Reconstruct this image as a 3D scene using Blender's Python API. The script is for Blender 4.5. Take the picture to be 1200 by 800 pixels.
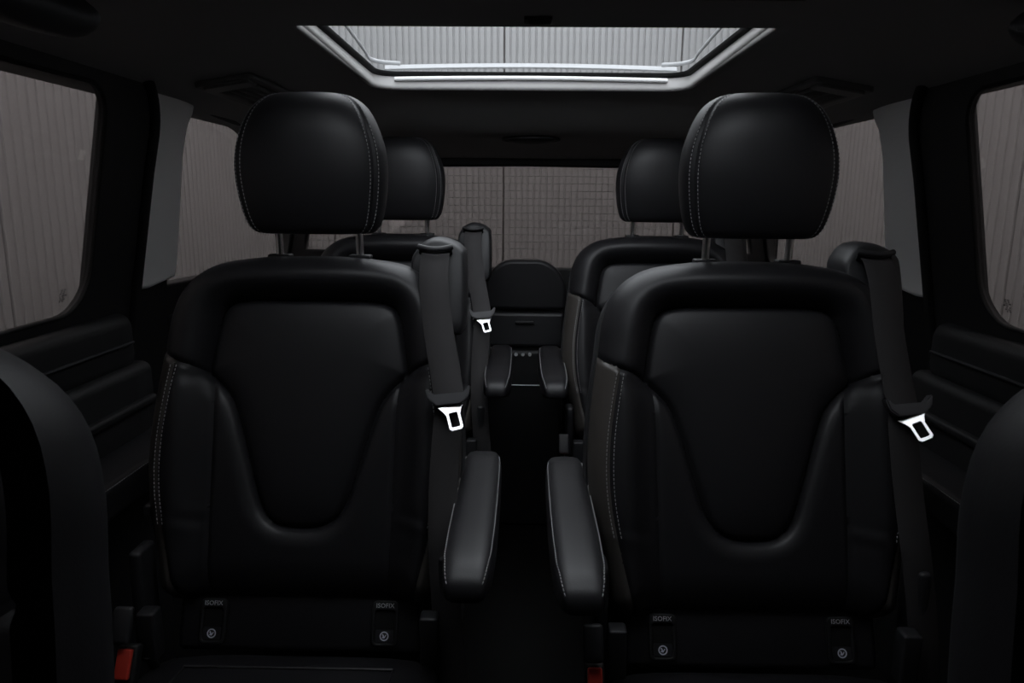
import bpy, bmesh, math
import numpy as np
from mathutils import Matrix, Vector

# ------------------------------------------------------------------ camera, sky, exposure
for o in list(bpy.data.objects): bpy.data.objects.remove(o)
scene = bpy.context.scene
COL = scene.collection
F = 840.0
CAM = np.array([0.0, 0.0, 1.15])
yaw = math.atan(12/math.hypot(F, 166)); pit = math.atan2(166, F); roll = math.radians(0.5)
cd = bpy.data.cameras.new('camera'); cam = bpy.data.objects.new('camera', cd); COL.objects.link(cam)
cam.location = CAM
cam.rotation_euler = (Matrix.Rotation(yaw, 3, 'Z') @ Matrix.Rotation(math.pi/2-pit, 3, 'X') @ Matrix.Rotation(roll, 3, 'Z')).to_euler()
cd.sensor_width = 36; cd.lens = 36*F/1200; cd.clip_start = 0.02
cd.dof.use_dof = True; cd.dof.focus_distance = 1.25; cd.dof.aperture_fstop = 18
scene.camera = cam
w = bpy.data.worlds.new('overcast_sky'); scene.world = w; w.use_nodes = True
w.node_tree.nodes['Background'].inputs[0].default_value = (0.91, 0.945, 1.0, 1)
w.node_tree.nodes['Background'].inputs[1].default_value = 3.1
scene.view_settings.view_transform = 'Standard'; scene.view_settings.look = 'None'
scene.view_settings.gamma = 1; scene.view_settings.use_curve_mapping = False
scene.view_settings.exposure = 0.4

# ------------------------------------------------------------------ pixel helpers (directions only)
_R = np.array(cam.rotation_euler.to_matrix())
def ray(x, y): return _R @ np.array([(x-600)/F, -(y-400)/F, -1.0])
def on_plane(x, y, p0, n):
    d = ray(x, y); n = np.array(n, float); return CAM + d*(((np.array(p0)-CAM) @ n)/(d @ n))

# ------------------------------------------------------------------ materials
MATS = {}
def mat(name, col, rough=0.5, metal=0.0, spec=0.5, bump=None, sheen=0, coat=0):
    m = bpy.data.materials.new(name); m.use_nodes = True; nt = m.node_tree; b = nt.nodes['Principled BSDF']
    b.inputs['Base Color'].default_value = (*col, 1); b.inputs['Roughness'].default_value = rough
    b.inputs['Metallic'].default_value = metal; b.inputs['Specular IOR Level'].default_value = spec
    if sheen: b.inputs['Sheen Weight'].default_value = sheen
    if bump:
        sc, st, di = bump
        tc = nt.nodes.new('ShaderNodeTexCoord')
        n1 = nt.nodes.new('ShaderNodeTexVoronoi' if sc < 900 else 'ShaderNodeTexNoise'); n1.inputs['Scale'].default_value = sc
        nt.links.new(tc.outputs['Object'], n1.inputs['Vector'])
        bp = nt.nodes.new('ShaderNodeBump'); bp.inputs['Strength'].default_value = st; bp.inputs['Distance'].default_value = di
        nt.links.new(n1.outputs[0], bp.inputs['Height']); nt.links.new(bp.outputs[0], b.inputs['Normal'])
        n2 = nt.nodes.new('ShaderNodeTexNoise'); n2.inputs['Scale'].default_value = 9
        nt.links.new(tc.outputs['Object'], n2.inputs['Vector'])
        mr = nt.nodes.new('ShaderNodeMapRange'); mr.inputs[3].default_value = rough-.04; mr.inputs[4].default_value = rough+.06
        nt.links.new(n2.outputs[0], mr.inputs[0]); nt.links.new(mr.outputs[0], b.inputs['Roughness'])
    MATS[name] = m; return m
def glass(name, tint, refl=0.04):
    m = bpy.data.materials.new(name); m.use_nodes = True; nt = m.node_tree
    for n in list(nt.nodes): nt.nodes.remove(n)
    out = nt.nodes.new('ShaderNodeOutputMaterial'); mix = nt.nodes.new('ShaderNodeMixShader')
    t = nt.nodes.new('ShaderNodeBsdfTransparent'); t.inputs[0].default_value = (*tint, 1)
    g = nt.nodes.new('ShaderNodeBsdfGlossy'); g.inputs['Roughness'].default_value = 0.02
    mix.inputs[0].default_value = refl
    nt.links.new(t.outputs[0], mix.inputs[1]); nt.links.new(g.outputs[0], mix.inputs[2]); nt.links.new(mix.outputs[0], out.inputs[0])
    MATS[name] = m; return m
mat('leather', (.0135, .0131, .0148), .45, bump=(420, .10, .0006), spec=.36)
mat('leather_side_sheen', (.050, .045, .041), .35, bump=(420, .10, .0006))  # lighter, browner base colour stands in for window sheen on the gussets
mat('plastic', (.016, .016, .018), .5, bump=(1500, .12, .0003))
mat('plastic_dark', (.006, .006, .0065), .6)
mat('door_plastic', (.0055, .0055, .006), .6, bump=(1500, .1, .0003))
mat('vent_plastic', (.11, .11, .11), .5)
mat('grip', (.085, .085, .09), .5)
mat('rubber', (.006, .006, .006), .7, spec=.3)
mat('headliner', (.32, .315, .31), .95, bump=(1800, .3, .0004), spec=.1)
mat('carpet', (.008, .008, .008), 1.0, bump=(1200, .5, .002), spec=.05)
mat('pillar_trim', (.88, .87, .86), .6, bump=(1500, .1, .0003))
mat('bezel', (.62, .61, .60), .55)
mat('strip_glint', (.92, .92, .92), .3)  # diffuse white painted for the sky reflected in the chrome strip
mat('reflection_and_stud', (.42, .43, .44), .35)  # pale tone of the roof glass reflection, shared by the panel studs
mat('chrome', (.85, .85, .85), .35, 1.0)
mat('steel_tongue', (.95, .95, .95), .32, 1.0)
mat('thread', (.27, .27, .27), .7)
mat('webbing', (.038, .036, .037), .75, bump=(1400, .5, .0006), spec=.3)
mat('red', (.52, .045, .030), .4)
mat('print', (.5, .5, .52), .7)
mat('icon', (.7, .7, .78), .6)
mat('marking', (.008, .008, .008), .7)
mat('wire', (.05, .045, .04), .6)
mat('asphalt', (.06, .06, .06), .9, bump=(60, .4, .01))
mat('wall_sheet', (.315, .313, .312), .6, bump=(1000, .1, .001))
mat('wall_joint', (.12, .11, .105), .8)
glass('privacy_glass', (.57, .535, .52)); glass('roof_glass', (.84, .85, .85), .03); glass('windscreen_glass', (.04, .042, .042)); glass('dimmed_glass', (.35, .35, .34))  # windscreen and front door panes darkened to hold back light from ahead

# ------------------------------------------------------------------ mesh helpers
def tag(o, label=None, cat=None, group=None, kind=None):
    if label: o['label'] = label
    if cat: o['category'] = cat
    if group: o['group'] = group
    if kind: o['kind'] = kind
    return o
def empty(name, loc=(0, 0, 0)):
    o = bpy.data.objects.new(name, None); COL.objects.link(o); o.location = loc; o.empty_display_size = .05; return o
def link(name, me, parent=None, loc=None):
    o = bpy.data.objects.new(name, me); COL.objects.link(o)
    if parent: o.parent = parent
    if loc: o.location = loc
    return o
def mesh(name, v, f, m, smooth=True):
    me = bpy.data.meshes.new(name); me.from_pydata([tuple(map(float, p)) for p in v], [], [tuple(int(i) for i in q) for q in f]); me.update()
    if smooth: me.polygons.foreach_set('use_smooth', [True]*len(me.polygons))
    me.materials.append(MATS[m]); return me
def obj(name, v, f, m, parent=None, smooth=True, loc=None): return link(name, mesh(name, v, f, m, smooth), parent, loc)
def bm_mesh(name, bm, m, smooth=False, angle=None):
    me = bpy.data.meshes.new(name)
    bmesh.ops.recalc_face_normals(bm, faces=bm.faces)
    bm.to_mesh(me); bm.free(); me.materials.append(MATS[m])
    if smooth:
        me.polygons.foreach_set('use_smooth', [True]*len(me.polygons))
        try: me.set_sharp_from_angle(angle=math.radians(angle or 40))
        except Exception: pass
    return me
def rbox_mesh(name, c, s, m, r=.006, seg=3, M=None, taper=None):
    bm = bmesh.new(); bmesh.ops.create_cube(bm, size=1)
    for v in bm.verts:
        x, y, z = v.co
        k = taper if (taper and z > 0) else (1, 1)
        v.co = Vector((x*s[0]*k[0], y*s[1]*k[1], z*s[2]))
    r = min(r, min(s)*.49)
    bmesh.ops.bevel(bm, geom=list(bm.edges), offset=r, segments=seg, profile=.5, affect='EDGES')
    if M is not None: bmesh.ops.transform(bm, matrix=M.to_4x4(), verts=bm.verts)
    bmesh.ops.translate(bm, vec=c, verts=bm.verts)
    return bm_mesh(name, bm, m, True, 50)
def rbox(name, c, s, m, parent=None, r=.006, seg=3, M=None, taper=None):
    return link(name, rbox_mesh(name, c, s, m, r, seg, M, taper), parent)
def loft(name, rings, m, parent=None, closed=True, cap=True, smooth=True, loop=False):
    n = len(rings[0]); v = [p for r in rings for p in r]; f = []
    K = len(rings)
    for i in range(K if loop else K-1):
        a, b = i*n, ((i+1) % K)*n
        for j in range(n if closed else n-1):
            k = (j+1) % n; f.append((a+j, a+k, b+k, b+j))
    if cap and closed and not loop:
        f.append(tuple(range(n))[::-1]); f.append(tuple((K-1)*n+j for j in range(n)))
    bm = bmesh.new(); vs = [bm.verts.new(tuple(map(float, p))) for p in v]
    for q in f: bm.faces.new([vs[i] for i in q])
    return link(name, bm_mesh(name, bm, m, smooth, 50), parent)
def frames(path):
    P = [Vector(tuple(map(float, p))) for p in path]; out = []
    up = None
    for i, p in enumerate(P):
        t = (P[min(i+1, len(P)-1)]-P[max(i-1, 0)]).normalized()
        if up is None:
            up = Vector((0, 0, 1)) if abs(t.z) < .9 else Vector((0, 1, 0))
        up = (up - t*up.dot(t)).normalized(); out.append((p, t, up, t.cross(up)))
    return out
def tube(name, path, r, m, parent=None, n=10, flat=1.0):
    rings = [[p + a*(r*math.cos(2*math.pi*k/n)) + b*(r*flat*math.sin(2*math.pi*k/n)) for k in range(n)] for p, t, a, b in frames(path)]
    return loft(name, rings, m, parent)
def ribbon(name, path, width, th, m, parent=None, side=(1, 0, 0)):
    P = [Vector(p) for p in path]; rings = []
    for i, p in enumerate(P):
        t = (P[min(i+1, len(P)-1)]-P[max(i-1, 0)]).normalized()
        s = Vector(side); s = (s - t*s.dot(t)).normalized(); n = s.cross(t)
        wd = width[i] if isinstance(width, (list, tuple)) else width
        rings.append([p+s*wd/2+n*th*.2, p+s*(wd/2-.001)+n*th/2, p-s*(wd/2-.001)+n*th/2, p-s*wd/2+n*th*.2, p-s*(wd/2-.001)-n*th/2, p+s*(wd/2-.001)-n*th/2])
    return loft(name, rings, m, parent)
def catmull(pts, n=12, closed=False):
    P = np.array(pts, float); K = len(P); out = []
    rng = range(K if closed else K-1)
    for i in rng:
        p1, p2 = P[i], P[(i+1) % K]
        p0 = P[(i-1) % K] if closed or i > 0 else 2*p1-p2
        p3 = P[(i+2) % K] if closed or i+2 < K else 2*p2-p1
        for k in range(n):
            t = k/n
            out.append(.5*((2*p1)+(-p0+p2)*t+(2*p0-5*p1+4*p2-p3)*t*t+(-p0+3*p1-3*p2+p3)*t**3))
    if not closed: out.append(P[-1])
    return np.array(out)
def rrect(x0, x1, y0, y1, r, seg=6):
    """rounded rectangle, r = radius or (r_x0y0, r_x1y0, r_x1y1, r_x0y1)"""
    if not isinstance(r, (tuple, list)): r = (r,)*4
    out = []
    for (cx, cy, a0, q) in ((x0+r[0], y0+r[0], 180, r[0]), (x1-r[1], y0+r[1], 270, r[1]), (x1-r[2], y1-r[2], 0, r[2]), (x0+r[3], y1-r[3], 90, r[3])):
        for k in range(seg+1):
            a = math.radians(a0+90*k/seg); out.append((cx+q*math.cos(a), cy+q*math.sin(a)))
    return out
def panel2d_mesh(name, outer, holes, th, m, M, bevel=.0):
    """flat panel with holes in its local xy, thickness along z, placed by the 4x4 matrix M"""
    cu = bpy.data.curves.new(name, 'CURVE'); cu.dimensions = '2D'; cu.fill_mode = 'BOTH'
    cu.extrude = max(th/2-bevel, 0); cu.bevel_depth = bevel; cu.bevel_resolution = 2; cu.offset = -bevel
    for pts in [outer]+list(holes):
        s = cu.splines.new('POLY'); s.points.add(len(pts)-1); s.use_cyclic_u = True
        for q, (a, b) in zip(s.points, pts): q.co = (a, b, 0, 1)
    o = bpy.data.objects.new(name, cu); COL.objects.link(o)
    dg = bpy.context.evaluated_depsgraph_get(); dg.update()
    me = bpy.data.meshes.new_from_object(o.evaluated_get(dg))
    bpy.data.objects.remove(o); bpy.data.curves.remove(cu)
    me.name = name; me.transform(M); me.materials.clear(); me.materials.append(MATS[m])
    if M.to_3x3().determinant() < 0: me.flip_normals()
    return me
def text_mesh(name, body, size, m, M):
    cu = bpy.data.curves.new(name, 'FONT'); cu.body = body; cu.size = size; cu.align_x = 'CENTER'; cu.align_y = 'CENTER'; cu.extrude = .0002; cu.resolution_u = 2
    o = bpy.data.objects.new(name, cu); COL.objects.link(o)
    dg = bpy.context.evaluated_depsgraph_get(); dg.update()
    me = bpy.data.meshes.new_from_object(o.evaluated_get(dg))
    bpy.data.objects.remove(o); bpy.data.curves.remove(cu)
    me.transform(M); me.materials.clear(); me.materials.append(MATS[m]); return me
def basis(o, x, y, z): return Matrix(((x[0], y[0], z[0], o[0]), (x[1], y[1], z[1], o[1]), (x[2], y[2], z[2], o[2]), (0, 0, 0, 1)))
def seg_dist(px, py, poly, closed=False):
    """distance from points to a polyline and the nearest points on it"""
    A = poly; B = np.roll(poly, -1, 0)
    if not closed: A = A[:-1]; B = poly[1:]
    best = np.full(px.shape, 1e9); nx = px.copy(); ny = py.copy()
    for a, b in zip(A, B):
        d = b-a; L = d @ d
        if L < 1e-14: continue
        t = np.clip(((px-a[0])*d[0]+(py-a[1])*d[1])/L, 0, 1)
        qx = a[0]+t*d[0]; qy = a[1]+t*d[1]; dd = (px-qx)**2+(py-qy)**2
        k = dd < best; best = np.where(k, dd, best); nx = np.where(k, qx, nx); ny = np.where(k, qy, ny)
    return np.sqrt(best), nx, ny
def inside(px, py, poly):
    r = np.zeros(px.shape, bool); A = poly; B = np.roll(poly, -1, 0)
    for (x1, y1), (x2, y2) in zip(A, B):
        c = ((y1 > py) != (y2 > py))
        with np.errstate(divide='ignore', invalid='ignore'): xi = (x2-x1)*(py-y1)/(y2-y1)+x1
        r ^= c & (px < xi)
    return r
def sst(a, b, x):
    t = np.clip((x-a)/(b-a), 0, 1); return t*t*(3-2*t)
def dashes(name, P, N, m, parent=None, length=.0046, gap=.0026, wd=.0013, ht=.0011):
    """a row of sewn stitches along a dense 3D line P with surface normals N"""
    P = np.array(P, float); N = np.array(N, float)
    s = np.concatenate([[0], np.cumsum(np.linalg.norm(np.diff(P, axis=0), axis=1))])
    at = lambda q: np.array([np.interp(q, s, P[:, i]) for i in range(3)])
    nt = lambda q: np.array([np.interp(q, s, N[:, i]) for i in range(3)])
    v, f = [], []; q = 0
    while q+length < s[-1]:
        a, b, n = at(q), at(q+length), nt(q+length/2); n = n/np.linalg.norm(n)
        t = b-a; t /= np.linalg.norm(t); sd = np.cross(t, n)
        k = len(v)
        for e in (a, b):
            for sg in (-1, 1): v.append(e+sd*sg*wd/2-n*.0004)
        for e, sh in ((a, t*.0006), (b, -t*.0006)):
            for sg in (-1, 1): v.append(e+sh+sd*sg*wd*.35+n*ht)
        f += [(k+4, k+5, k+7, k+6), (k, k+1, k+5, k+4), (k+2, k+6, k+7, k+3), (k, k+4, k+6, k+2), (k+1, k+3, k+7, k+5)]
        q += length+gap
    return v, f
def join(*vf):
    V, Fc = [], []
    for v, f in vf:
        k = len(V); V += list(v); Fc += [tuple(i+k for i in q) for q in f]
    return V, Fc
def copy_tree(o, parent=None):
    c = o.copy(); COL.objects.link(c); c.parent = parent
    for ch in list(o.children): copy_tree(ch, c)
    return c

# ------------------------------------------------------------------ cabin shell
CX = .0                      # centre line of the cabin
def ceil_z(X, Y):
    X = np.abs(np.asarray(X, float)-.015); Y = np.asarray(Y, float)
    z = 1.43-np.clip(X-.42, 0, None)*.17-np.clip(X-.70, 0, None)**2*2.0
    return z-.085*sst(1.98, 2.30, Y)-.05*sst(2.3, 2.65, Y)
OPEN = [np.array(rrect(-.385, .415, 1.262, 1.945, (.004, .004, .06, .06), 8)), np.array(rrect(-.385, .415, .66, 1.05, (.06, .06, .02, .02), 8))]
def grid_cut(xs, ys, loops, zf, keep_outside=True):
    X, Y = np.meshgrid(xs, ys); st = xs[1]-xs[0]
    for lp in loops:
        d, nx, ny = seg_dist(X, Y, lp, True); k = d < st*.62; X = np.where(k, nx, X); Y = np.where(k, ny, Y)
    n, mm = X.shape
    cxm = (X[:-1, :-1]+X[1:, 1:]+X[1:, :-1]+X[:-1, 1:])/4; cym = (Y[:-1, :-1]+Y[1:, 1:]+Y[1:, :-1]+Y[:-1, 1:])/4
    hole = np.zeros(cxm.shape, bool)
    for lp in loops: hole |= inside(cxm, cym, lp)
    Z = zf(X, Y); v = np.stack([X, Y, Z], -1).reshape(-1, 3)
    f = [(i*mm+j, i*mm+j+1, (i+1)*mm+j+1, (i+1)*mm+j) for i in range(n-1) for j in range(mm-1) if not hole[i, j]]
    return v, f
v, f = grid_cut(np.arange(-.80, .83, .02), np.arange(-1.06, 2.74, .02), OPEN, ceil_z)
o = obj('ceiling', v, [q[::-1] for q in f], 'headliner')
mod = o.modifiers.new('thickness', 'SOLIDIFY'); mod.thickness = .012; mod.offset = -1
tag(o, 'dark headliner curving down to the side windows around the sunroof', 'ceiling', kind='structure')

o = rbox('floor', (.0, .85, -.02), (2.34, 3.9, .04), 'carpet', r=.005); tag(o, 'black carpeted cabin floor under the seats', 'floor', kind='structure')

# side planes lean inwards: half width .84 at z=.95, .76 at z=1.35
LEAN = .20
def hw(z): return .84-(z-.95)*LEAN if z > .95 else .84
def side_matrix(s, off):
    # local x -> world Y, local y -> height (z), local z -> inwards
    c = math.hypot(1, LEAN); x0 = s*(.84+.95*LEAN)+.015+s*off
    return basis((x0, 0, 0), (0, 1, 0), (-s*LEAN, 0, 1), (-s/c, 0, -LEAN/c))
DOOR_OUT = [(-.25, .0)]+[(1.492, .0)]+[(1.507-.10+.10*math.cos(a)-.0, 1.395-.12+.12*math.sin(a)) for a in np.linspace(0, math.pi/2, 9)]+[(.9, 1.386), (-.25, 1.375)]
DOOR_WIN = [(.25, .915), (1.0, .932)]+[(x, y) for x, y in rrect(1.2, 1.340, .936, 1.345, (0.0001, .085, .055, .0001), 8)][9:27]+[(.9, 1.343), (.25, 1.33)]
Q_WIN = [(1.66, .90)]+[(2.60, .93), (2.615, .96), (2.60, 1.30), (2.58, 1.33), (1.99, 1.345), (1.72, 1.355), (1.695, 1.347), (1.683, 1.30), (1.69, 1.2), (1.708, 1.0), (1.712, .945)]
def side(s, word):
    # body side behind the sliding door
    me = panel2d_mesh('wall', [(1.40, 0), (2.72, 0), (2.72, 1.44), (1.40, 1.44)], [Q_WIN[1:]], .03, 'door_plastic', side_matrix(s, .045), .006)
    wl = tag(link('wall_left' if s < 0 else 'wall_right', me), 'black body side with quarter window behind the %s sliding door' % word, 'wall', kind='structure')
    me = panel2d_mesh('w', [(-1.06, 0), (-.2, 0), (-.2, 1.42), (-1.06, 1.42)], [rrect(-.92, -.27, .93, 1.33, .05)], .03, 'door_plastic', side_matrix(s, .02))
    fr = tag(link('wall_front_left' if s < 0 else 'wall_front_right', me), 'black front body side ahead of the %s sliding door' % word, 'wall', kind='structure')
    me = panel2d_mesh('window', [(1.60, .86), (2.68, .86), (2.68, 1.38), (1.60, 1.38)], [], .004, 'privacy_glass', side_matrix(s, .062))
    tag(link('window_%d' % (1 if s < 0 else 2), me), 'tinted quarter window behind the %s light grey pillar' % word, 'window', kind='structure')
    me = panel2d_mesh('pane', rrect(-.96, -.24, .90, 1.37, .05), [], .004, 'dimmed_glass', side_matrix(s, .022))
    tag(link('window_%d' % (9 if s < 0 else 10), me), 'darkened front door window on the %s' % ('aisle-belted seats side' if s < 0 else 'door-belted seats side'), 'window', kind='structure')
    # sliding door
    me = panel2d_mesh('door', DOOR_OUT, [DOOR_WIN], .018, 'door_plastic', side_matrix(s, .009), .005)
    for p in me.polygons: p.use_smooth = True
    try: me.set_sharp_from_angle(angle=math.radians(35))
    except Exception: pass
    dr = tag(link('door_%d' % (1 if s < 0 else 2), me), 'black sliding door with rounded window, %s' % ('beside the aisle-belted seats' if s < 0 else 'beside the door-belted seats'), 'door', kind='structure')
    me = panel2d_mesh('pane', [(.2, .88), (1.40, .89), (1.40, 1.36), (.2, 1.36)], [], .004, 'privacy_glass', side_matrix(s, .012))
    wn = tag(link('window_%d' % (3 if s < 0 else 4), me), 'tinted sliding door window %s' % ('beside the aisle-belted seats' if s < 0 else 'beside the door-belted seats'), 'window', kind='structure')
    M = side_matrix(s, .009); c = math.hypot(1, LEAN)
    def P3(y, z, inn=0.0): return tuple(M @ Vector((y, z, inn)))
    # rubber seals
    path = [P3(y, z, .010) for y, z in [(1.502, .3)]+[(1.507-.10+.10*math.cos(a), 1.395-.12+.12*math.sin(a)) for a in np.linspace(0, math.pi/2, 14)]+[(.9, 1.386), (0, 1.378)]]
    path = [path[0]]+[P3(1.502, z, .010) for z in np.arange(.4, 1.25, .1)]+path[1:]
    tube('door_seal', path, .013, 'rubber', dr, 10)
    cl = DOOR_WIN+[DOOR_WIN[0]]
    tube('window_seal', [P3(y, z, .007) for y, z in cl], .004, 'rubber', dr, 8)
    # padded sill, trim lines, ledge, armrest (x measured from cabin centre)
    def strip(name, prof, y0, y1, m, yend=None):
        ys = [y0, .6, 1.0, 1.25, 1.4, y1-.012, y1]
        rings = []
        for i, y in enumerate(ys):
            k = .0 if i < len(ys)-1 else .006
            cxp = sum(p[0] for p in prof)/len(prof); czp = sum(p[1] for p in prof)/len(prof)
            rings.append([(.015+s*(p[0]+(cxp-p[0])*k/.03), y, p[1]+(czp-p[1])*k/.03) for p in prof])
        return loft(name, rings, m, dr)
    def rp(x0, x1, z0, z1, r): return rrect(x0, x1, z0, z1, r, 5)
    strip('sill_pad', rp(.818, .87, .80, .915, .025), .1, 1.45, 'door_plastic')
    strip('trim_bead', rp(.813, .823, .852, .858, .003), .1, 1.44, 'plastic')
    strip('lower_panel', rp(.80, .86, .10, .81, .02), .1, 1.48, 'door_plastic')
    strip('ledge', rp(.785, .82, .725, .742, .007), .1, 1.46, 'door_plastic')
    strip('pocket_panel', rp(.795, .83, .60, .735, .006), .1, 1.44, 'door_plastic')
    strip('armrest', rp(.70, .83, .61, .672, .016), .15, 1.47, 'leather')
    arm = dr.children[-1]
    pts = [(.015+s*.7045, y, .668) for y in np.linspace(.2, 1.45, 60)]
    v, f = dashes('st', pts, [(-s*.7, 0, .7)]*60, 'thread'); obj('stitching', v, f, 'thread', arm, False)
    # light grey pillar trim behind the door
    outl = [(1.46, .952), (1.60, .948), (1.718, .962), (1.722, 1.0), (1.702, 1.15), (1.688, 1.25), (1.694, 1.31), (1.712, 1.338), (1.715, 1.36), (1.46, 1.395)]
    me = panel2d_mesh('pillar', outl, [], .03, 'pillar_trim', side_matrix(s, .030), .010)
    for p in me.polygons: p.use_smooth = True
    try: me.set_sharp_from_angle(angle=math.radians(50))
    except Exception: pass
    tag(link('trim_%d' % (1 if s < 0 else 2), me), 'light grey pillar trim between %s sliding door and quarter window' % word, 'pillar', kind='structure')
    # latch levers on the body side
    b = rbox('latch_lever', (.015+s*.775, 1.545, .758), (.045, .018, .010), 'chrome', wl, .003)
    rbox('latch_knob', (.015+s*.772, 1.555, .776), (.022, .012, .016), 'chrome', wl, .004)
    rbox('latch_housing', (.015+s*.80, 1.60, .81), (.03, .05, .16), 'plastic', wl, .008)
    # maker's marking etched in the pane (unreadable dots and bars)
    v, f = [], []
    rows = [(0, .5), (.2, .6), (.1, .35), (.5, .75), (0, .75), (.25, .5), (.3, .6)]
    for i, (a, b2) in enumerate(rows):
        for k in range(2):
            y0 = 1.262+a*.014+k*.008; z0 = .962+i*.0034
            q = [P3(y, z, .0) for y, z in ((y0, z0), (y0+b2*.009, z0), (y0+b2*.009, z0+.0022), (y0, z0+.0022))]
            q = [(x-s*.001*0-s*.0, y, z) for x, y, z in q]
            n = len(v); v += [(x-s*.0, y, z) for x, y, z in q]; f.append((n, n+1, n+2, n+3))
    obj('glass_marking', v, f, 'marking', wn, False)
    return wl, dr
side(-1, 'left-hand'); side(1, 'right-hand')

# tailgate with rear window
me = panel2d_mesh('wall_back', [(-.90, 0), (.93, 0), (.93, 1.42), (-.90, 1.42)],
                  [[(-.80, .965), (-.56, .962), (-.50, .905), (.53, .905), (.59, .962), (.83, .965), (.825, 1.0), (.765, 1.225), (.70, 1.252), (.4, 1.264), (.015, 1.268), (-.37, 1.264), (-.67, 1.252), (-.735, 1.225), (-.795, 1.0)]],
                  .04, 'plastic_dark', basis((0, 2.66, 0), (1, 0, 0), (0, 0, 1), (0, -1, 0)), .008)
tag(link('wall_back', me), 'black tailgate frame around the rear window', 'tailgate', kind='structure')
me = panel2d_mesh('pane', [(-.84, .88), (.87, .88), (.80, 1.29), (-.77, 1.29)], [], .004, 'privacy_glass', basis((0, 2.665, 0), (1, 0, 0), (0, 0, 1), (0, -1, 0)))
bw = tag(link('window_5', me), 'tinted rear window with fine heating wires across it', 'window', kind='structure')
wire = rbox_mesh('heating_wire', (0, 0, 0), (1.62, .0008, .0013), 'wire', r=.0003, seg=1)
for i in range(12):
    z = .972+i*.0262; o = link('heating_wire', wire, bw, (.015, 2.661, z)); o.scale.x = 1-(z-.965)*.22
# front bulkhead with windscreen
me = panel2d_mesh('wall_front', [(-.90, 0), (.93, 0), (.93, 1.44), (-.90, 1.44)], [rrect(-.66, .69, .92, 1.34, .06)], .04, 'plastic_dark', basis((0, -1.04, 0), (1, 0, 0), (0, 0, 1), (0, -1, 0)))
tag(link('wall_front', me), 'black front bulkhead around the windscreen', 'wall', kind='structure')
me = panel2d_mesh('pane', [(-.7, .9), (.73, .9), (.73, 1.38), (-.7, 1.38)], [], .004, 'windscreen_glass', basis((0, -1.05, 0), (1, 0, 0), (0, 0, 1), (0, -1, 0)))
tag(link('window_6', me), 'windscreen in the front bulkhead', 'window', kind='structure')
# roof panes with bezels
def offset_loop(lp, d):
    out = []; n = len(lp)
    for i in range(n):
        t = lp[(i+1) % n]-lp[i-1]; t = t/np.linalg.norm(t); out.append(lp[i]+np.array([-t[1], t[0]])*d)
    return np.array(out)
def bezel(lp, name, label, front_hidden):
    rear = lp[:, 1].max()
    if front_hidden:
        lp = lp.copy(); lp[lp[:, 1] < 1.30, 1] -= .05
    prof = [(-.012, .004), (-.006, -.0025), (-.001, -.0015), (.0025, .003), (.003, .008), (.002, .016), (.0, .030)]
    glass_v = offset_loop(lp, .0)
    g = obj(name, [(x, y, 1.4715) for x, y in offset_loop(lp, -.06)], [tuple(range(len(lp)))], 'roof_glass', None, False)
    tag(g, label, 'window', kind='structure')
    loft('bezel', [[(x, y, 1.43+dz+(.014 if front_hidden and y < 1.26 else 0)) for x, y in offset_loop(lp, d)] for d, dz in prof], 'bezel', g, cap=False)
    loft('gasket', [[(x, y, z) for x, y in offset_loop(lp, d)] for d, z in ((.0, 1.459), (.007, 1.462), (.010, 1.466), (.010, 1.471), (-.05, 1.472), (-.05, 1.458), (.0, 1.459))], 'rubber', g, cap=False)
    return g
g1 = bezel(OPEN[0], 'window_7', 'clear roof glass pane behind the ceiling crossbeam', True)
xs = np.linspace(-.335, .365, 24)
tube('trim_strip', [(x, 1.9375, 1.4525+.004*math.sin((x+.335)/.70*math.pi)) for x in xs], .0058, 'strip_glint', g1, 10)
cr = lambda x: .010*math.cos((x-.015)/.43*1.4)
path = [(-.352, 1.15, 1.508), (-.372, 1.5, 1.508), (-.395, 1.85, 1.508), (-.405, 1.97, 1.508), (-.385, 2.03, 1.510), (-.34, 2.055, 1.511)]
path = catmull(path, 6); path = [tuple(p) for p in path]
tube('side_reflection', path, .0055, 'reflection_and_stud', g1, 8, .5)  # pale reflection in the roof glass, modelled as bars above the pane
tube('side_reflection', [(.03-x, y, z) for x, y, z in path], .0055, 'reflection_and_stud', g1, 8, .5)
ribbon('rear_reflection', [(x, 2.075, 1.500+cr(x)) for x in np.linspace(-.385, .415, 20)], .016, .006, 'reflection_and_stud', g1, side=(0, .6, .8))  # rear stretch of the same reflection, given a solid shape
bezel(OPEN[1], 'window_8', 'clear roof glass pane ahead of the ceiling crossbeam', False)

# ------------------------------------------------------------------ sheet metal walls outside, ground
def sheet_mesh(name, width, height, pitch=.0408, dep=.007):
    n = int(round(width/pitch)); pitch = width/n; prof = []
    for i in range(n):
        x = i*pitch
        prof += [(x+pitch*.13, 0), (x+pitch*.18, dep), (x+pitch*.82, dep), (x+pitch*.87, 0)]
    prof = [(.004, -.006)]+prof+[(width-.004, -.006)]
    v = [(x, -d, z) for z in (-.3, height) for x, d in prof]; k = len(prof)
    return mesh(name, v, [(i, i+1, k+i+1, k+i) for i in range(k-1)], 'wall_sheet', False)
PW = 1.142
sheet, sheet_side = sheet_mesh('panel', PW, 3.2, dep=.010), sheet_mesh('panel', PW, 3.2, dep=.0045)
def out_wall(name, label, base, ang, n):
    b = rbox(name, (n*PW/2, .03, 1.45), (n*PW, .04, 3.5), 'wall_joint', r=.002); b.location = base; b.rotation_euler.z = ang
    tag(b, label, 'wall', kind='structure')
    for i in range(n):
        link('panel', sheet if abs(ang) < .1 else sheet_side, b, (i*PW, 0, 0))
out_wall('wall_far', 'grey ribbed sheet wall standing behind the van', (-.134-4*PW, 4.9, 0), 0, 8)
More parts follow.
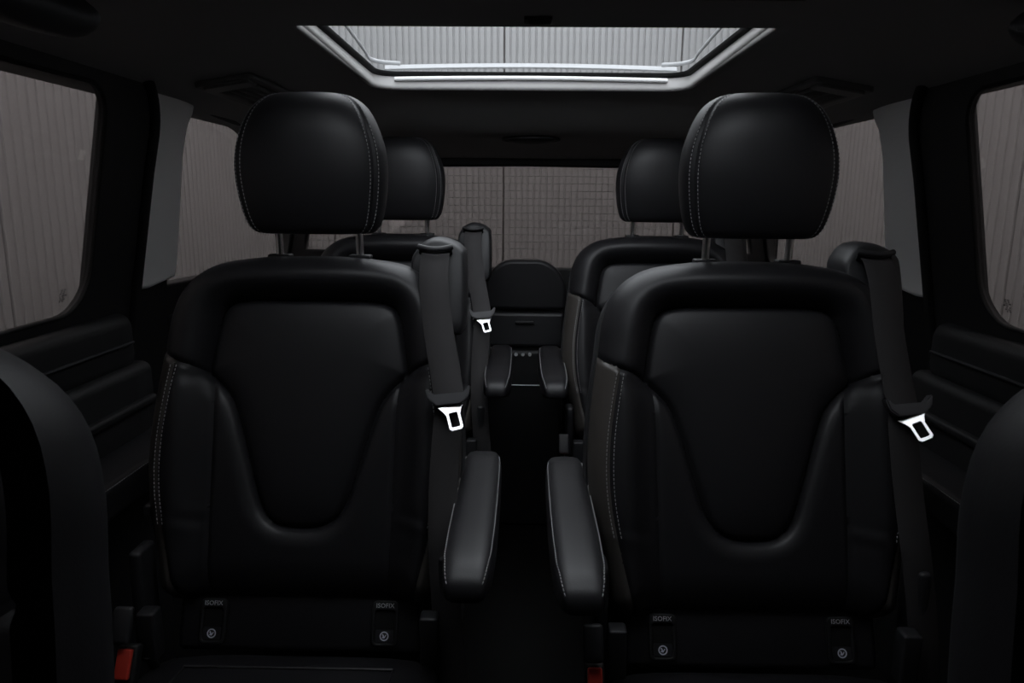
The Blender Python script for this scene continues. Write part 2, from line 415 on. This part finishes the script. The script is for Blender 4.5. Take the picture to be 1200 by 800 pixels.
out_wall('wall_far_left', 'grey ribbed sheet wall alongside the left-hand windows', (-1.44, 1.98-4*PW, 0), math.pi/2, 7)
out_wall('wall_far_right', 'grey ribbed sheet wall alongside the right-hand windows', (1.44, 3.289+2*PW, 0), -math.pi/2, 8)
o = obj('ground', [(-6, -6, -.32), (6, -6, -.32), (6, 6, -.32), (-6, 6, -.32)], [(0, 1, 2, 3)], 'asphalt', None, False)
tag(o, 'dark ground around the van', 'ground', kind='structure')

# ------------------------------------------------------------------ seats
SY = .80                                     # seat origin (world Y of the first left seat's base)
REC = math.radians(18); P0 = np.array([0, 1.27-SY, 1.03])
UX = np.array([1., 0, 0]); VX = np.array([0, math.sin(REC), math.cos(REC)]); NX = np.array([0, -math.cos(REC), math.sin(REC)])
half = np.array([(0, .020), (.06, .019), (.11, .015), (.165, .005), (.205, -.016), (.232, -.048), (.246, -.09), (.252, -.140), (.258, -.18), (.265, -.24), (.269, -.29), (.270, -.34), (.266, -.39), (.257, -.44), (.244, -.49), (.236, -.54), (.225, -.563), (.19, -.575), (.1, -.578), (0, -.578)])
hs = catmull(half, 6)
OUT = np.vstack([hs, (hs*[-1, 1])[::-1][1:-1]])
ih1 = catmull([(0, -.060), (.06, -.060), (.105, -.061), (.135, -.066), (.152, -.079), (.161, -.105), (.169, -.15), (.1745, -.190)], 8)
ih2 = catmull([(.1745, -.190), (.150, -.212), (.130, -.237), (.116, -.272), (.103, -.315), (.091, -.355), (.079, -.395), (.068, -.422), (.052, -.441), (.03, -.451), (0, -.4535)], 8)
ihalf = np.vstack([ih1, ih2[1:]])
INS = np.vstack([ihalf, (ihalf*[-1, 1])[::-1][1:-1]])
SEAM = catmull([(.1745, -.190), (.195, -.180), (.22, -.171), (.24, -.161), (.252, -.150), (.262, -.135)], 6)
V1 = catmull([(.166, -.196), (.158, -.24), (.155, -.4), (.152, -.57)], 6)
V2 = catmull([(.218, -.171), (.228, -.23), (.236, -.30), (.236, -.37), (.226, -.44), (.205, -.53), (.195, -.57)], 6)
def v_at(line, v): return np.interp(-v, -line[:, 1], line[:, 0])
def seat_h(u, v):
    au = np.abs(u)
    e, _, _ = seg_dist(u, v, OUT, True); e = np.where(inside(u, v, OUT), e, 0)
    t = np.clip(1-e/.075, 0, .985); edge = -.060*(1-np.sqrt(np.clip(1-t*t, 0, 1)))
    di, _, _ = seg_dist(au, v, ihalf); inn = inside(u, v, INS)
    bol = .048*(1-(1-np.clip(di/.050, 0, 1))**2)
    low = .013*(1-(1-np.clip(di/.032, 0, 1))**2)+.034*sst(0, .060, au-v_at(V1, v))
    wt = sst(-.225, -.165, v+np.clip(au-.17, 0, .1)*-.35)
    out = low*(1-wt)+bol*wt
    ins = .014*(1-np.exp(-di/.028))-.010*wt*0
    h = np.where(inn, ins, out)
    below = v < np.interp(au, SEAM[:, 0], SEAM[:, 1], left=-.19)
    h = h-.007*np.exp(-(di/.0045)**2)
    ds, _, _ = seg_dist(au, v, SEAM); h = h-.007*np.exp(-(ds/.0045)**2)
    for L, g in ((V1, .004), (V2, .004)):
        d, _, _ = seg_dist(au, v, L); h = h-g*np.exp(-(d/.0035)**2)*(~inn)
    # faint creases in the leather
    h = h+.0012*np.sin(v*150+np.sin(u*30)*2)*np.exp(-((v+.44)/.02)**2)*sst(.15, .17, au)*(1-sst(.22, .25, au))
    return h+edge
def seat_pt(u, v, lift=0.0):
    u = np.atleast_1d(np.asarray(u, float)); v = np.atleast_1d(np.asarray(v, float))
    h = seat_h(u, v)+lift
    return P0+u[:, None]*UX+v[:, None]*VX+h[:, None]*NX
def make_back():
    st = .0034
    xs = np.arange(-85, 86)*st; ys = np.arange(-.585, .026, st)
    U, V = np.meshgrid(xs, ys)
    for L, c in ((OUT, True), (INS, True), (SEAM, False), (SEAM*[-1, 1], False), (V1, False), (V1*[-1, 1], False), (V2, False), (V2*[-1, 1], False)):
        d, nx, ny = seg_dist(U, V, L, c); k = d < st*.56; U = np.where(k, nx, U); V = np.where(k, ny, V)
    n, mm = U.shape
    io = inside(U, V, OUT*.9999); d, nx, ny = seg_dist(U, V, OUT, True); U = np.where(io, U, nx); V = np.where(io, V, ny)
    cu = (U[:-1, :-1]+U[1:, 1:]+U[1:, :-1]+U[:-1, 1:])/4; cv = (V[:-1, :-1]+V[1:, 1:]+V[1:, :-1]+V[:-1, 1:])/4
    inn = inside(cu, cv, INS); out = io[:-1, :-1] | io[1:, 1:] | io[1:, :-1] | io[:-1, 1:]; au = np.abs(cu)
    seamv = np.interp(au, SEAM[:, 0], SEAM[:, 1], left=-.19)
    reg = np.where(inn, 1, np.where(cv > seamv, 2, np.where(au < v_at(V1, cv), 3, np.where(au < v_at(V2, cv), 4, 6))))
    reg = np.where((reg >= 4) & (cu > 0), reg+1, reg); reg = np.where(out, reg, 0)
    Pt = P0+U.reshape(-1, 1)*UX+V.reshape(-1, 1)*VX+seat_h(U.ravel(), V.ravel())[:, None]*NX
    res = {}
    for k in range(1, 8):
        ii, jj = np.nonzero(reg == k)
        q = np.stack([ii*mm+jj, ii*mm+jj+1, (ii+1)*mm+jj+1, (ii+1)*mm+jj], 1)
        ids, inv = np.unique(q, return_inverse=True); inv = inv.reshape(q.shape)
        res[k] = mesh('backrest_panel', Pt[ids], inv, 'leather' if k < 6 else 'leather_side_sheen')
    return res
BACK = make_back()
BACK_FRONT = dict(BACK)
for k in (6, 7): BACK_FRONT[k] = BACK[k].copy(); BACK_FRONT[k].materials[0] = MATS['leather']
def outline_ring(scale, n, du=0, cv=-.27):
    return [tuple(P0+(OUT[i, 0]*scale)*UX+(cv+(OUT[i, 1]-cv)*scale)*VX+n*NX) for i in range(0, len(OUT), 2)]

# head restraint surface
HZ = np.array([1.089, 1.0905, 1.097, 1.108, 1.13, 1.16, 1.195, 1.23, 1.262, 1.287, 1.304, 1.316, 1.323, 1.3265])
HA = np.array([.078, .099, .109, .116, .1225, .1275, .1300, .1270, .1175, .1060, .0935, .0775, .0575, .022])
HB = np.array([.030, .040, .046, .050, .054, .057, .0585, .0585, .057, .0535, .0485, .041, .031, .012])
HC = np.array([1.268, 1.268, 1.267, 1.266, 1.264, 1.262, 1.261, 1.262, 1.264, 1.268, 1.272, 1.276, 1.279, 1.281])-SY
HX = .008
_s = np.linspace(0, 1, len(HZ)); 
def head_prof(t):
    return [np.interp(t, np.linspace(0, 1, len(q)), q) for q in HPROF]
HPROF = [catmull(np.stack([HZ, q], 1), 5)[:, 1] for q in (HA, HB, HC)]; HPROF = [catmull(np.stack([HZ, HA], 1), 5)[:, 0]]+HPROF
def head_pt(a, t, lift=0.0):
    z, A, B, C = head_prof(t); p = 2.6
    ca, sa = math.cos(a), math.sin(a)
    k = (abs(ca)**p+abs(sa)**p)**(-1/p)
    x, y = A*k*ca, -B*k*sa
    g = .0035*math.exp(-(((abs(x)/A)-.88)/.022)**2)*(1 if sa > 0 else .3)
    nn = math.hypot(ca/A, sa/B); ox, oy = ca/A/nn, -sa/B/nn
    return np.array([HX+x+ox*(lift-g), C+y+oy*(lift-g), z]), np.array([ox, oy, .1])
def make_head():
    rings = []; nt = len(HPROF[0])
    angs = np.linspace(0, 2*math.pi, 161)[:-1]
    bm = bmesh.new()
    for i in range(nt):
        rings.append([bm.verts.new(head_pt(a, i/(nt-1))[0]) for a in angs])
    for r0, r1 in zip(rings, rings[1:]):
        for j in range(len(angs)):
            k = (j+1) % len(angs); bm.faces.new((r0[j], r0[k], r1[k], r1[j]))
    bm.faces.new(rings[0][::-1]); bm.faces.new(rings[-1])
    return bm_mesh('headrest', bm, 'leather', True, 70)
HEAD = make_head()
def head_stitch():
    parts = []
    for s in (-1, 1):
        for fx in (.835, .925):
            P, N = [], []
            for t in np.linspace(.03, .93, 90):
                # angle at which x = fx*A on the front
                p = 2.6; x = fx; y = (1-x**p)**(1/p); a = math.atan2(y, x)
                if s < 0: a = math.pi-a
                q, n = head_pt(a, t, .0012); P.append(q); N.append(n)
            parts.append(dashes('s', P, N, 'thread', length=.0040, gap=.0024, wd=.0011, ht=.0007))
    v, f = join(*parts); return mesh('stitching', v, f, 'thread', False)
HEAD_ST = head_stitch()
def line_stitch(lines):
    parts = []
    for uv in lines:
        P = seat_pt(uv[:, 0], uv[:, 1], .0008); parts.append(dashes('s', P, np.repeat(NX[None], len(P), 0), 'thread', length=.0042, gap=.0024, wd=.0012))
    v, f = join(*parts); return mesh('stitching', v, f, 'thread', False)
_vv = np.linspace(-.18, -.45, 90)
V2ST = {s: line_stitch([np.stack([s*(v_at(V2, _vv)+d), _vv], 1) for d in (-.0055, .0055)]) for s in (-1, 1)}

def sec(w, z0, z1, x, y, p=4, n=28, tilt=0):
    out = []
    for k in range(n):
        a = 2*math.pi*k/n; c, s = math.cos(a), math.sin(a); q = (abs(c)**p+abs(s)**p)**(-1/p)
        out.append((x+w/2*q*c, y+tilt*q*s, (z0+z1)/2+(z1-z0)/2*q*s))
    return out
def armrest_parts():
    ys = np.array([.855, .857, .862, .870, .882, .90, .92, 1.0, 1.1, 1.2, 1.28, 1.315, 1.325])
    wd = np.array([.030, .044, .053, .058, .062, .066, .071, .075, .076, .075, .073, .066, .050])
    zt = np.array([.640, .648, .656, .662, .667, .670, .672, .673, .673, .674, .676, .674, .665])
    zb = np.array([.632, .629, .627, .625, .622, .618, .610, .600, .594, .594, .598, .602, .615])
    o = loft('armrest', [sec(w_, b_, t_, 0, y_-SY, 4.5) for y_, w_, t_, b_ in zip(ys, wd, zt, zb)], 'leather')
    st = []
    for s in (-1, 1):
        yy = np.linspace(.862, 1.30, 110); ww = np.interp(yy, ys, wd)
        P = []; 
        for y_, w_ in zip(yy, ww):
            t_, b_ = np.interp(y_, ys, zt), np.interp(y_, ys, zb)
            fx = .90; p = 4.5; zz = (1-fx**p)**(1/p)
            P.append((s*w_/2*fx, y_-SY, (t_+b_)/2+(t_-b_)/2*zz+.0006))
        st.append(dashes('s', P, [(s*.6, 0, .8)]*len(P), 'thread', length=.0042, gap=.0022, wd=.0013))
    v, f = join(*st); s_ = obj('stitching', v, f, 'thread', o, False)
    me, ms = o.data, s_.data
    bpy.data.objects.remove(s_); bpy.data.objects.remove(o)
    return me, ms
ARM, ARM_ST = armrest_parts()

# ISOFIX strip frame
IC = np.array([0, 1.100-SY, .446]); IU = np.array([0, .36, .933]); IN = np.array([0, -.933, .36])
IM = lambda x, y, n: basis(tuple(IC+x*UX+y*IU+n*IN), (1, 0, 0), tuple(IU), tuple(IN))
def tongue_frame(x, y, z, tilt, swing):
    return Matrix.Translation((x, y, z)) @ Matrix.Rotation(swing, 4, 'Y') @ Matrix.Rotation(tilt, 4, 'X')

def build_seat(x, y, side_arm, label, group, arm=True, belt=True, lower=True, z=0, name='passenger_seat', bx=.0, kx=.0, kz=.0):
    root = tag(empty(name, (x, y, z)), label, 'seat', group)
    names = {1: 'backrest_insert', 2: 'shoulder_bolster', 3: 'lower_back_panel', 4: 'side_bolster', 5: 'side_bolster', 6: 'side_gusset', 7: 'side_gusset'}
    for k in range(1, 8):
        o = link(names[k], (BACK if belt else BACK_FRONT)[k], root)
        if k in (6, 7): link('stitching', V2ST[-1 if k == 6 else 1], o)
    loft('back_shell', [outline_ring(.999, -.040), outline_ring(1.004, -.062), outline_ring(1.004, -.085), outline_ring(.985, -.105), outline_ring(.95, -.122), outline_ring(.88, -.130)], 'plastic' if belt else 'leather', root)
    h = link('headrest', HEAD, root); link('stitching', HEAD_ST, h)
    for s in (-1, 1):
        tube('post', [(HX+s*.072, 1.292-SY, 1.0), (HX+s*.072, 1.288-SY, 1.06), (HX+s*.072, 1.282-SY, 1.12)], .0068, 'chrome', h, 12)
        rbox('post_collar', (s*.072+HX, 1.290-SY, 1.047), (.040, .026, .008), 'plastic', h, .003)
    if arm:
        a = link('armrest', ARM, root, (side_arm*.300, 0, 0)); link('stitching', ARM_ST, a)
        tube('armrest_pivot', [(side_arm*.262, 1.262-SY, .63), (side_arm*.225, 1.262-SY, .63)], .022, 'plastic_dark', root, 14)
    # belt guide on the right-hand shoulder
    g_out = catmull([(.172, 1.040), (.182, 1.062), (.196, 1.076), (.215, 1.082), (.240, 1.078), (.262, 1.066), (.270, 1.045), (.272, .96), (.268, .92), (.250, .915), (.215, .95), (.18, .99)], 4, True)
    if belt:
        rings = []
        for y_, k in ((1.255, .86), (1.258, .93), (1.266, .97), (1.28, 1.0), (1.315, 1.0), (1.335, .97), (1.345, .9)):
            rings.append([(.222+(p[0]-.222)*k, y_-SY+(p[1]-1.0)*.30, 1.0+(p[1]-1.0)*k) for p in g_out])
        gd = loft('belt_guide', rings, 'plastic', root)
        lip = [(.192+.053*t, 1.272-SY-.008*math.sin(t*math.pi), 1.060-.005*math.sin(t*math.pi)) for t in np.linspace(0, 1, 12)]
        tube('belt_slot', lip, .0068, 'rubber', gd, 10)
        lip = [(.189+.059*t, 1.262-SY-.009*math.sin(t*math.pi), 1.068-.004*math.sin(t*math.pi)) for t in np.linspace(0, 1, 12)]
        tube('slot_lip', lip, .0052, 'plastic', gd, 10)
        p = catmull([(.219, 1.275-SY, 1.060), (.219, 1.250-SY, 1.050), (.220, 1.222-SY, 1.01), (.230+bx*.4, 1.190-SY, .94), (.246+bx*.85, 1.155-SY, .865), (.254+bx, 1.135-SY, .825)], 6)
        wb = ribbon('seat_belt', p, .050, .0016, 'webbing', root)
        p = catmull([(.254+bx, 1.135-SY, .825), (.252+bx, 1.127-SY, .795), (.247+bx*.6, 1.100-SY, .70), (.248+bx*.3, 1.070-SY, .60), (.256, 1.055-SY, .48), (.268, 1.05-SY, .36)], 6)
        ribbon('lower_webbing', p, .047, .0016, 'webbing', wb)
        # tongue: plastic grip and steel plate
        T = tongue_frame(.254+bx, 1.128-SY, .836, math.radians(-18), math.radians(-6))
        bm = bmesh.new()
        pr = [(-.037, .014), (-.033, -.004), (-.020, -.016), (.020, -.016), (.033, -.004), (.037, .014), (.031, .012), (.026, .001), (-.026, .001), (-.030, .012)]
        lo = [bm.verts.new((a, -.012, b)) for a, b in pr]; hi = [bm.verts.new((a, .006, b)) for a, b in pr]
        for i in range(len(pr)): bm.faces.new((lo[i], lo[(i+1) % len(pr)], hi[(i+1) % len(pr)], hi[i]))
        bm.faces.new(lo[::-1]); bm.faces.new(hi)
        bmesh.ops.bevel(bm, geom=list(bm.edges), offset=.0022, segments=2, affect='EDGES')
        bmesh.ops.transform(bm, matrix=T, verts=bm.verts)
        link('tongue_grip', bm_mesh('tongue_grip', bm, 'grip', True, 50), wb)
        T2 = Matrix.Translation((.258+bx, 1.120-SY, .822)) @ Matrix.Rotation(math.radians(-40), 4, 'X') @ Matrix.Rotation(kz, 4, 'Z') @ Matrix.Rotation(math.radians(-16), 4, 'Y')
        outer = [(-.022, 0), (-.015, -.010), (-.0115, -.018), (-.0115, -.041), (-.008, -.045), (.008, -.045), (.0115, -.041), (.0115, -.018), (.015, -.010), (.022, 0)]
        hole = rrect(-.0068, .0068, -.039, -.014, .002, 3)
        me = panel2d_mesh('tongue_plate', outer, [hole], .0030, 'steel_tongue', T2 @ basis((0, 0, 0), (1, 0, 0), (0, 0, 1), (0, -1, 0)), .0006)
        link('tongue_plate', me, wb)
    if lower:
        # ISOFIX strip with two anchor pockets
        me = rbox_mesh('isofix_strip', (0, 0, 0), (.415, .105, .03), 'leather', .012, 4); me.transform(IM(0, 0, -.012))
        strip_ = link('isofix_strip', me, root)
        for s in (-1, 1):
            cxp = s*.146
            me = panel2d_mesh('isofix_pocket', rrect(-.023, .023, -.037, .037, .010), [rrect(-.0165, .0165, -.031, .022, .005)], .010, 'plastic_dark', IM(cxp, -.003, .004), .002)
            pk = link('isofix_pocket', me, strip_)
            me = panel2d_mesh('pocket_floor', rrect(-.018, .018, -.033, .026, .003), [], .002, 'rubber', IM(cxp, -.003, .0035)); link('pocket_floor', me, root)
            link('isofix_lettering', text_mesh('isofix_lettering', 'ISOFIX', .0105, 'print', IM(cxp, .0262, .0094)), root)
            me = panel2d_mesh('icon_plate', rrect(-.015, .015, -.010, .010, .002), [], .002, 'plastic', IM(cxp, -.0225, .008)); link('icon_plate', me, root)
            ring = [(.0075*math.cos(a), .0075*math.sin(a)) for a in np.linspace(0, 2*math.pi, 25)[:-1]]
            r2 = [(p_[0]*.76, p_[1]*.76) for p_ in ring]
            me = panel2d_mesh('child_seat_icon', ring, [r2], .0006, 'icon', IM(cxp, -.0225, .0096)); link('child_seat_icon', me, root)
            glyph = [(-.0035, -.003), (.0005, -.0035), (.0035, .0015), (.0025, .0025), (.0005, -.001), (-.001, .0022), (-.0024, .0038), (-.004, .002), (-.0022, .0008)]
            me = panel2d_mesh('icon_figure', glyph, [], .0006, 'icon', IM(cxp, -.0225, .0096)); link('icon_figure', me, root)
        # cushion
        rings = []
        for y_, zt, wd in ((1.095, .370, .40), (1.088, .385, .44), (1.070, .396, .47), (1.03, .403, .49), (.93, .416, .50), (.75, .430, .505), (.62, .434, .50), (.56, .424, .48), (.53, .405, .45), (.52, .38, .42)):
            rings.append(sec(wd, .30, zt, 0, y_-SY, 5, 40))
        cu = loft('cushion', rings, 'leather', root)
        for s in (-1, 1):
            pts = [(s*.17, y_-SY, np.interp(y_, [.53, .62, .75, .93, 1.03, 1.07], [.405, .434, .430, .416, .403, .396])-.0005) for y_ in np.linspace(.55, 1.03, 20)]
            tube('piping', pts, .0022, 'leather', cu, 6)
        tube('piping', [(x_, 1.03-SY, .4035) for x_ in np.linspace(-.17, .17, 6)], .0028, 'leather', cu, 6)
        rbox('base', (0, .80-SY, .15), (.42, .44, .30), 'plastic_dark', root, .015, taper=(1.05, 1.08))
        # recliner covers and side brackets
        for s in (-1, 1):
            rbox('recliner_cover', (s*.252, 1.085-SY, .50), (.022, .055, .17), 'plastic', root, .008)
            rbox('side_bracket', (s*.228, 1.045-SY, .452), (.030, .03, .085), 'plastic', root, .005)
            rbox('shoulder_clip', (s*.262, 1.145-SY, .625), (.014, .03, .02), 'plastic', root, .004)
        # buckle on the left-hand side
        bk = tube('buckle_stalk', [(-.278+kx, 1.06-SY, .37), (-.277+kx, 1.035-SY, .42)], .008, 'plastic_dark', root)
        M = Matrix.Rotation(math.radians(-28), 3, 'X')
        rbox('buckle_pad', (-.284+kx, .985-SY, .505), (.030, .014, .055), 'plastic', root, .006, M=M)
        bx = rbox('buckle', (-.280+kx, .985-SY, .438), (.030, .020, .06), 'plastic_dark', root, .005, M=M)
        rbox('release_button', (-.2805+kx, .972-SY, .447), (.022, .010, .044), 'red', bx, .003, M=M)
        rbox('button_slot', (-.2745+kx, .9665-SY, .440), (.006, .004, .022), 'rubber', bx, .001, M=M)
    return root

A_G, B_G = 'seats with the belt on the aisle shoulder', 'seats with the belt on the door shoulder'
s1 = build_seat(-.372, .80, 1, 'black leather middle-row seat with its belt on the aisle shoulder', A_G, kx=.048)
s2 = build_seat(.383, .775, -1, 'black leather middle-row seat with its belt on the door shoulder', B_G, bx=-.026, kx=.012, kz=-.45)
s3 = copy_tree(s1); s3.location = (-.365, 1.665, 0); s3['label'] = 'black leather rear-row seat with belt on the aisle shoulder, by the rear window'
s4 = copy_tree(s2); s4.location = (.388, 1.66, 0); 
for s_ in (s3, s4):
    for c_ in s_.children:
        if c_.name.startswith('armrest') and c_.children: c_.location.y = .05; c_.location.z = .025
s4['label'] = 'black leather rear-row seat without visible aisle belt, behind the door-belted middle seat'
for s, xx, lab in ((-1, -.532, 'black leather front seat ahead of the aisle-belted middle seat'), (1, .545, 'black leather front seat ahead of the door-belted middle seat')):
    build_seat(xx, -.075, s, lab, 'front seats', arm=False, belt=False, lower=True, z=.04, name='front_seat')

for o in bpy.data.objects:
    if o.name.startswith('stitching'): o['kind'] = 'stuff'
# ------------------------------------------------------------------ panel behind the aisle
rp_ = tag(empty('rear_panel', (.008, 2.45, 0)), 'black round-topped upright panel with small handle standing behind the aisle', 'panel')
def rpanel(name, z0, z1, w0, th, y, m, r, dome=0):
    o_ = rrect(-w0/2, w0/2, z0, z1, r, 7)
    if dome: o_ = [(a, b+(dome*math.cos(a/(w0/2)*1.4) if b > (z0+z1)/2 else 0)) for a, b in o_]
    return link(name, panel2d_mesh(name, o_, [], th, m, basis((0, y, 0), (1, 0, 0), (0, 0, 1), (0, -1, 0)), .012), rp_)
rpanel('upper_pad', .785, .935, .28, .06, -.02, 'leather', (.012, .012, .095, .095), .020)
md = rpanel('middle_panel', .655, .775, .27, .05, -.02, 'plastic', .012)
rbox('handle', (0, -.05, .742), (.062, .012, .010), 'plastic', md, .003)
lp_ = rpanel('lower_panel', .0, .645, .27, .06, -.02, 'plastic_dark', .01)
for i in (-1, 0, 1): tube('stud', [(i*.0235-.004, -.050, .632), (i*.0235-.004, -.060, .632)], .0055, 'reflection_and_stud', lp_, 12)
rbox('edge_strip', (0, -.052, .523), (.125, .006, .003), 'chrome', lp_, .001)

# ------------------------------------------------------------------ ceiling fittings
def vent(s, label):
    tl = .17                                   # slope of the headliner beside the roof window
    n = Vector((-s*tl, 0, -1)).normalized(); xax = Vector((s, 0, -tl)).normalized(); yax = Vector((0, 1, 0))
    cx_, cy_ = .015+s*.640, 1.70
    root = tag(empty('ceiling_vent', (cx_, cy_, float(ceil_z(cx_, cy_)))), label, 'air vent', 'ceiling air vents')
    W, H = .125, .31
    M = basis((0, 0, 0), xax, yax, n)
    me = panel2d_mesh('frame', rrect(-W/2, W/2, -H/2, H/2, .012), [rrect(-.046, .044, -.085, .13, .006)], .012, 'vent_plastic', M @ Matrix.Translation((0, 0, .005)), .003); link('frame', me, root)
    me = panel2d_mesh('cover', rrect(-.050, .048, -.148, -.094, .008), [], .008, 'vent_plastic', M @ Matrix.Translation((0, 0, .013)), .003); link('cover', me, root)
    me = panel2d_mesh('backing', rrect(-.048, .046, -.088, .134, .004), [], .002, 'rubber', M @ Matrix.Translation((0, 0, .002))); link('backing', me, root)
    sl = rbox_mesh('slat', (0, 0, 0), (.005, .215, .010), 'vent_plastic', .0015, 2, M=Matrix.Rotation(.5, 3, 'Y'))
    for i in range(5):
        o_ = link('slat', sl, root); o_.matrix_local = M @ Matrix.Translation((-.036+i*.0175, .0225, .010))
vent(-1, 'slatted black ceiling vent above the left-hand quarter window'); vent(1, 'slatted black ceiling vent above the right-hand quarter window')

def grab(s, x, label):
    root = tag(empty('grab_handle', (x, .925, float(ceil_z(x, .925)))), label, 'grab handle', 'ceiling grab handles')
    pts = catmull([(0, .055, -.012), (0, .045, -.024), (0, .01, -.030), (0, -.08, -.034), (0, -.18, -.030), (0, -.215, -.022), (0, -.225, -.010)], 5)
    rs = [.012, .020, .024, .026]+[.026]*22+[.024, .020, .018, .016, .014]
    rings = [[p + a*(rs[min(i, len(rs)-1)]*math.cos(k*math.pi/8)) + b*(rs[min(i, len(rs)-1)]*1.25*math.sin(k*math.pi/8)) for k in range(16)] for i, (p, t, a, b) in enumerate(frames(pts))]
    loft('grip', rings, 'plastic', root)
    for yy in (.02, -.19): rbox('mount', (0, yy, -.004), (.045, .05, .03), 'plastic', root, .008)
grab(-1, -.580, 'black rounded grab handle on the ceiling above the left-hand door window')
grab(1, .645, 'black rounded grab handle on the ceiling above the right-hand door window')

def ell(name, c, rx, ry, rz, m, parent):
    bm = bmesh.new(); bmesh.ops.create_uvsphere(bm, u_segments=32, v_segments=12, radius=1)
    for v_ in bm.verts: v_.co = Vector((v_.co.x*rx, v_.co.y*ry, v_.co.z*rz))+Vector(c)
    return link(name, bm_mesh(name, bm, m, True, 80), parent)
zl = float(ceil_z(.02, 2.36))
dl = tag(empty('dome_lamp', (.022, 2.36, zl)), 'oval dark lamp on the rear ceiling above the rear window', 'lamp')
ell('lens', (0, 0, -.004), .075, .06, .012, 'plastic_dark', dl)
tube('rim', [(.088*math.cos(a), .072*math.sin(a), -.003) for a in np.linspace(0, 2*math.pi, 33)], .005, 'plastic', dl, 8)
ct = tag(empty('ceiling_catch', (.020, 1.205, 1.43)), 'small black catch plate on the crossbeam ahead of the roof glass', 'catch')
rbox('plate', (0, 0, -.002), (.044, .030, .006), 'plastic', ct, .002)
rbox('lever', (.003, -.004, -.007), (.034, .010, .006), 'plastic_dark', ct, .002)
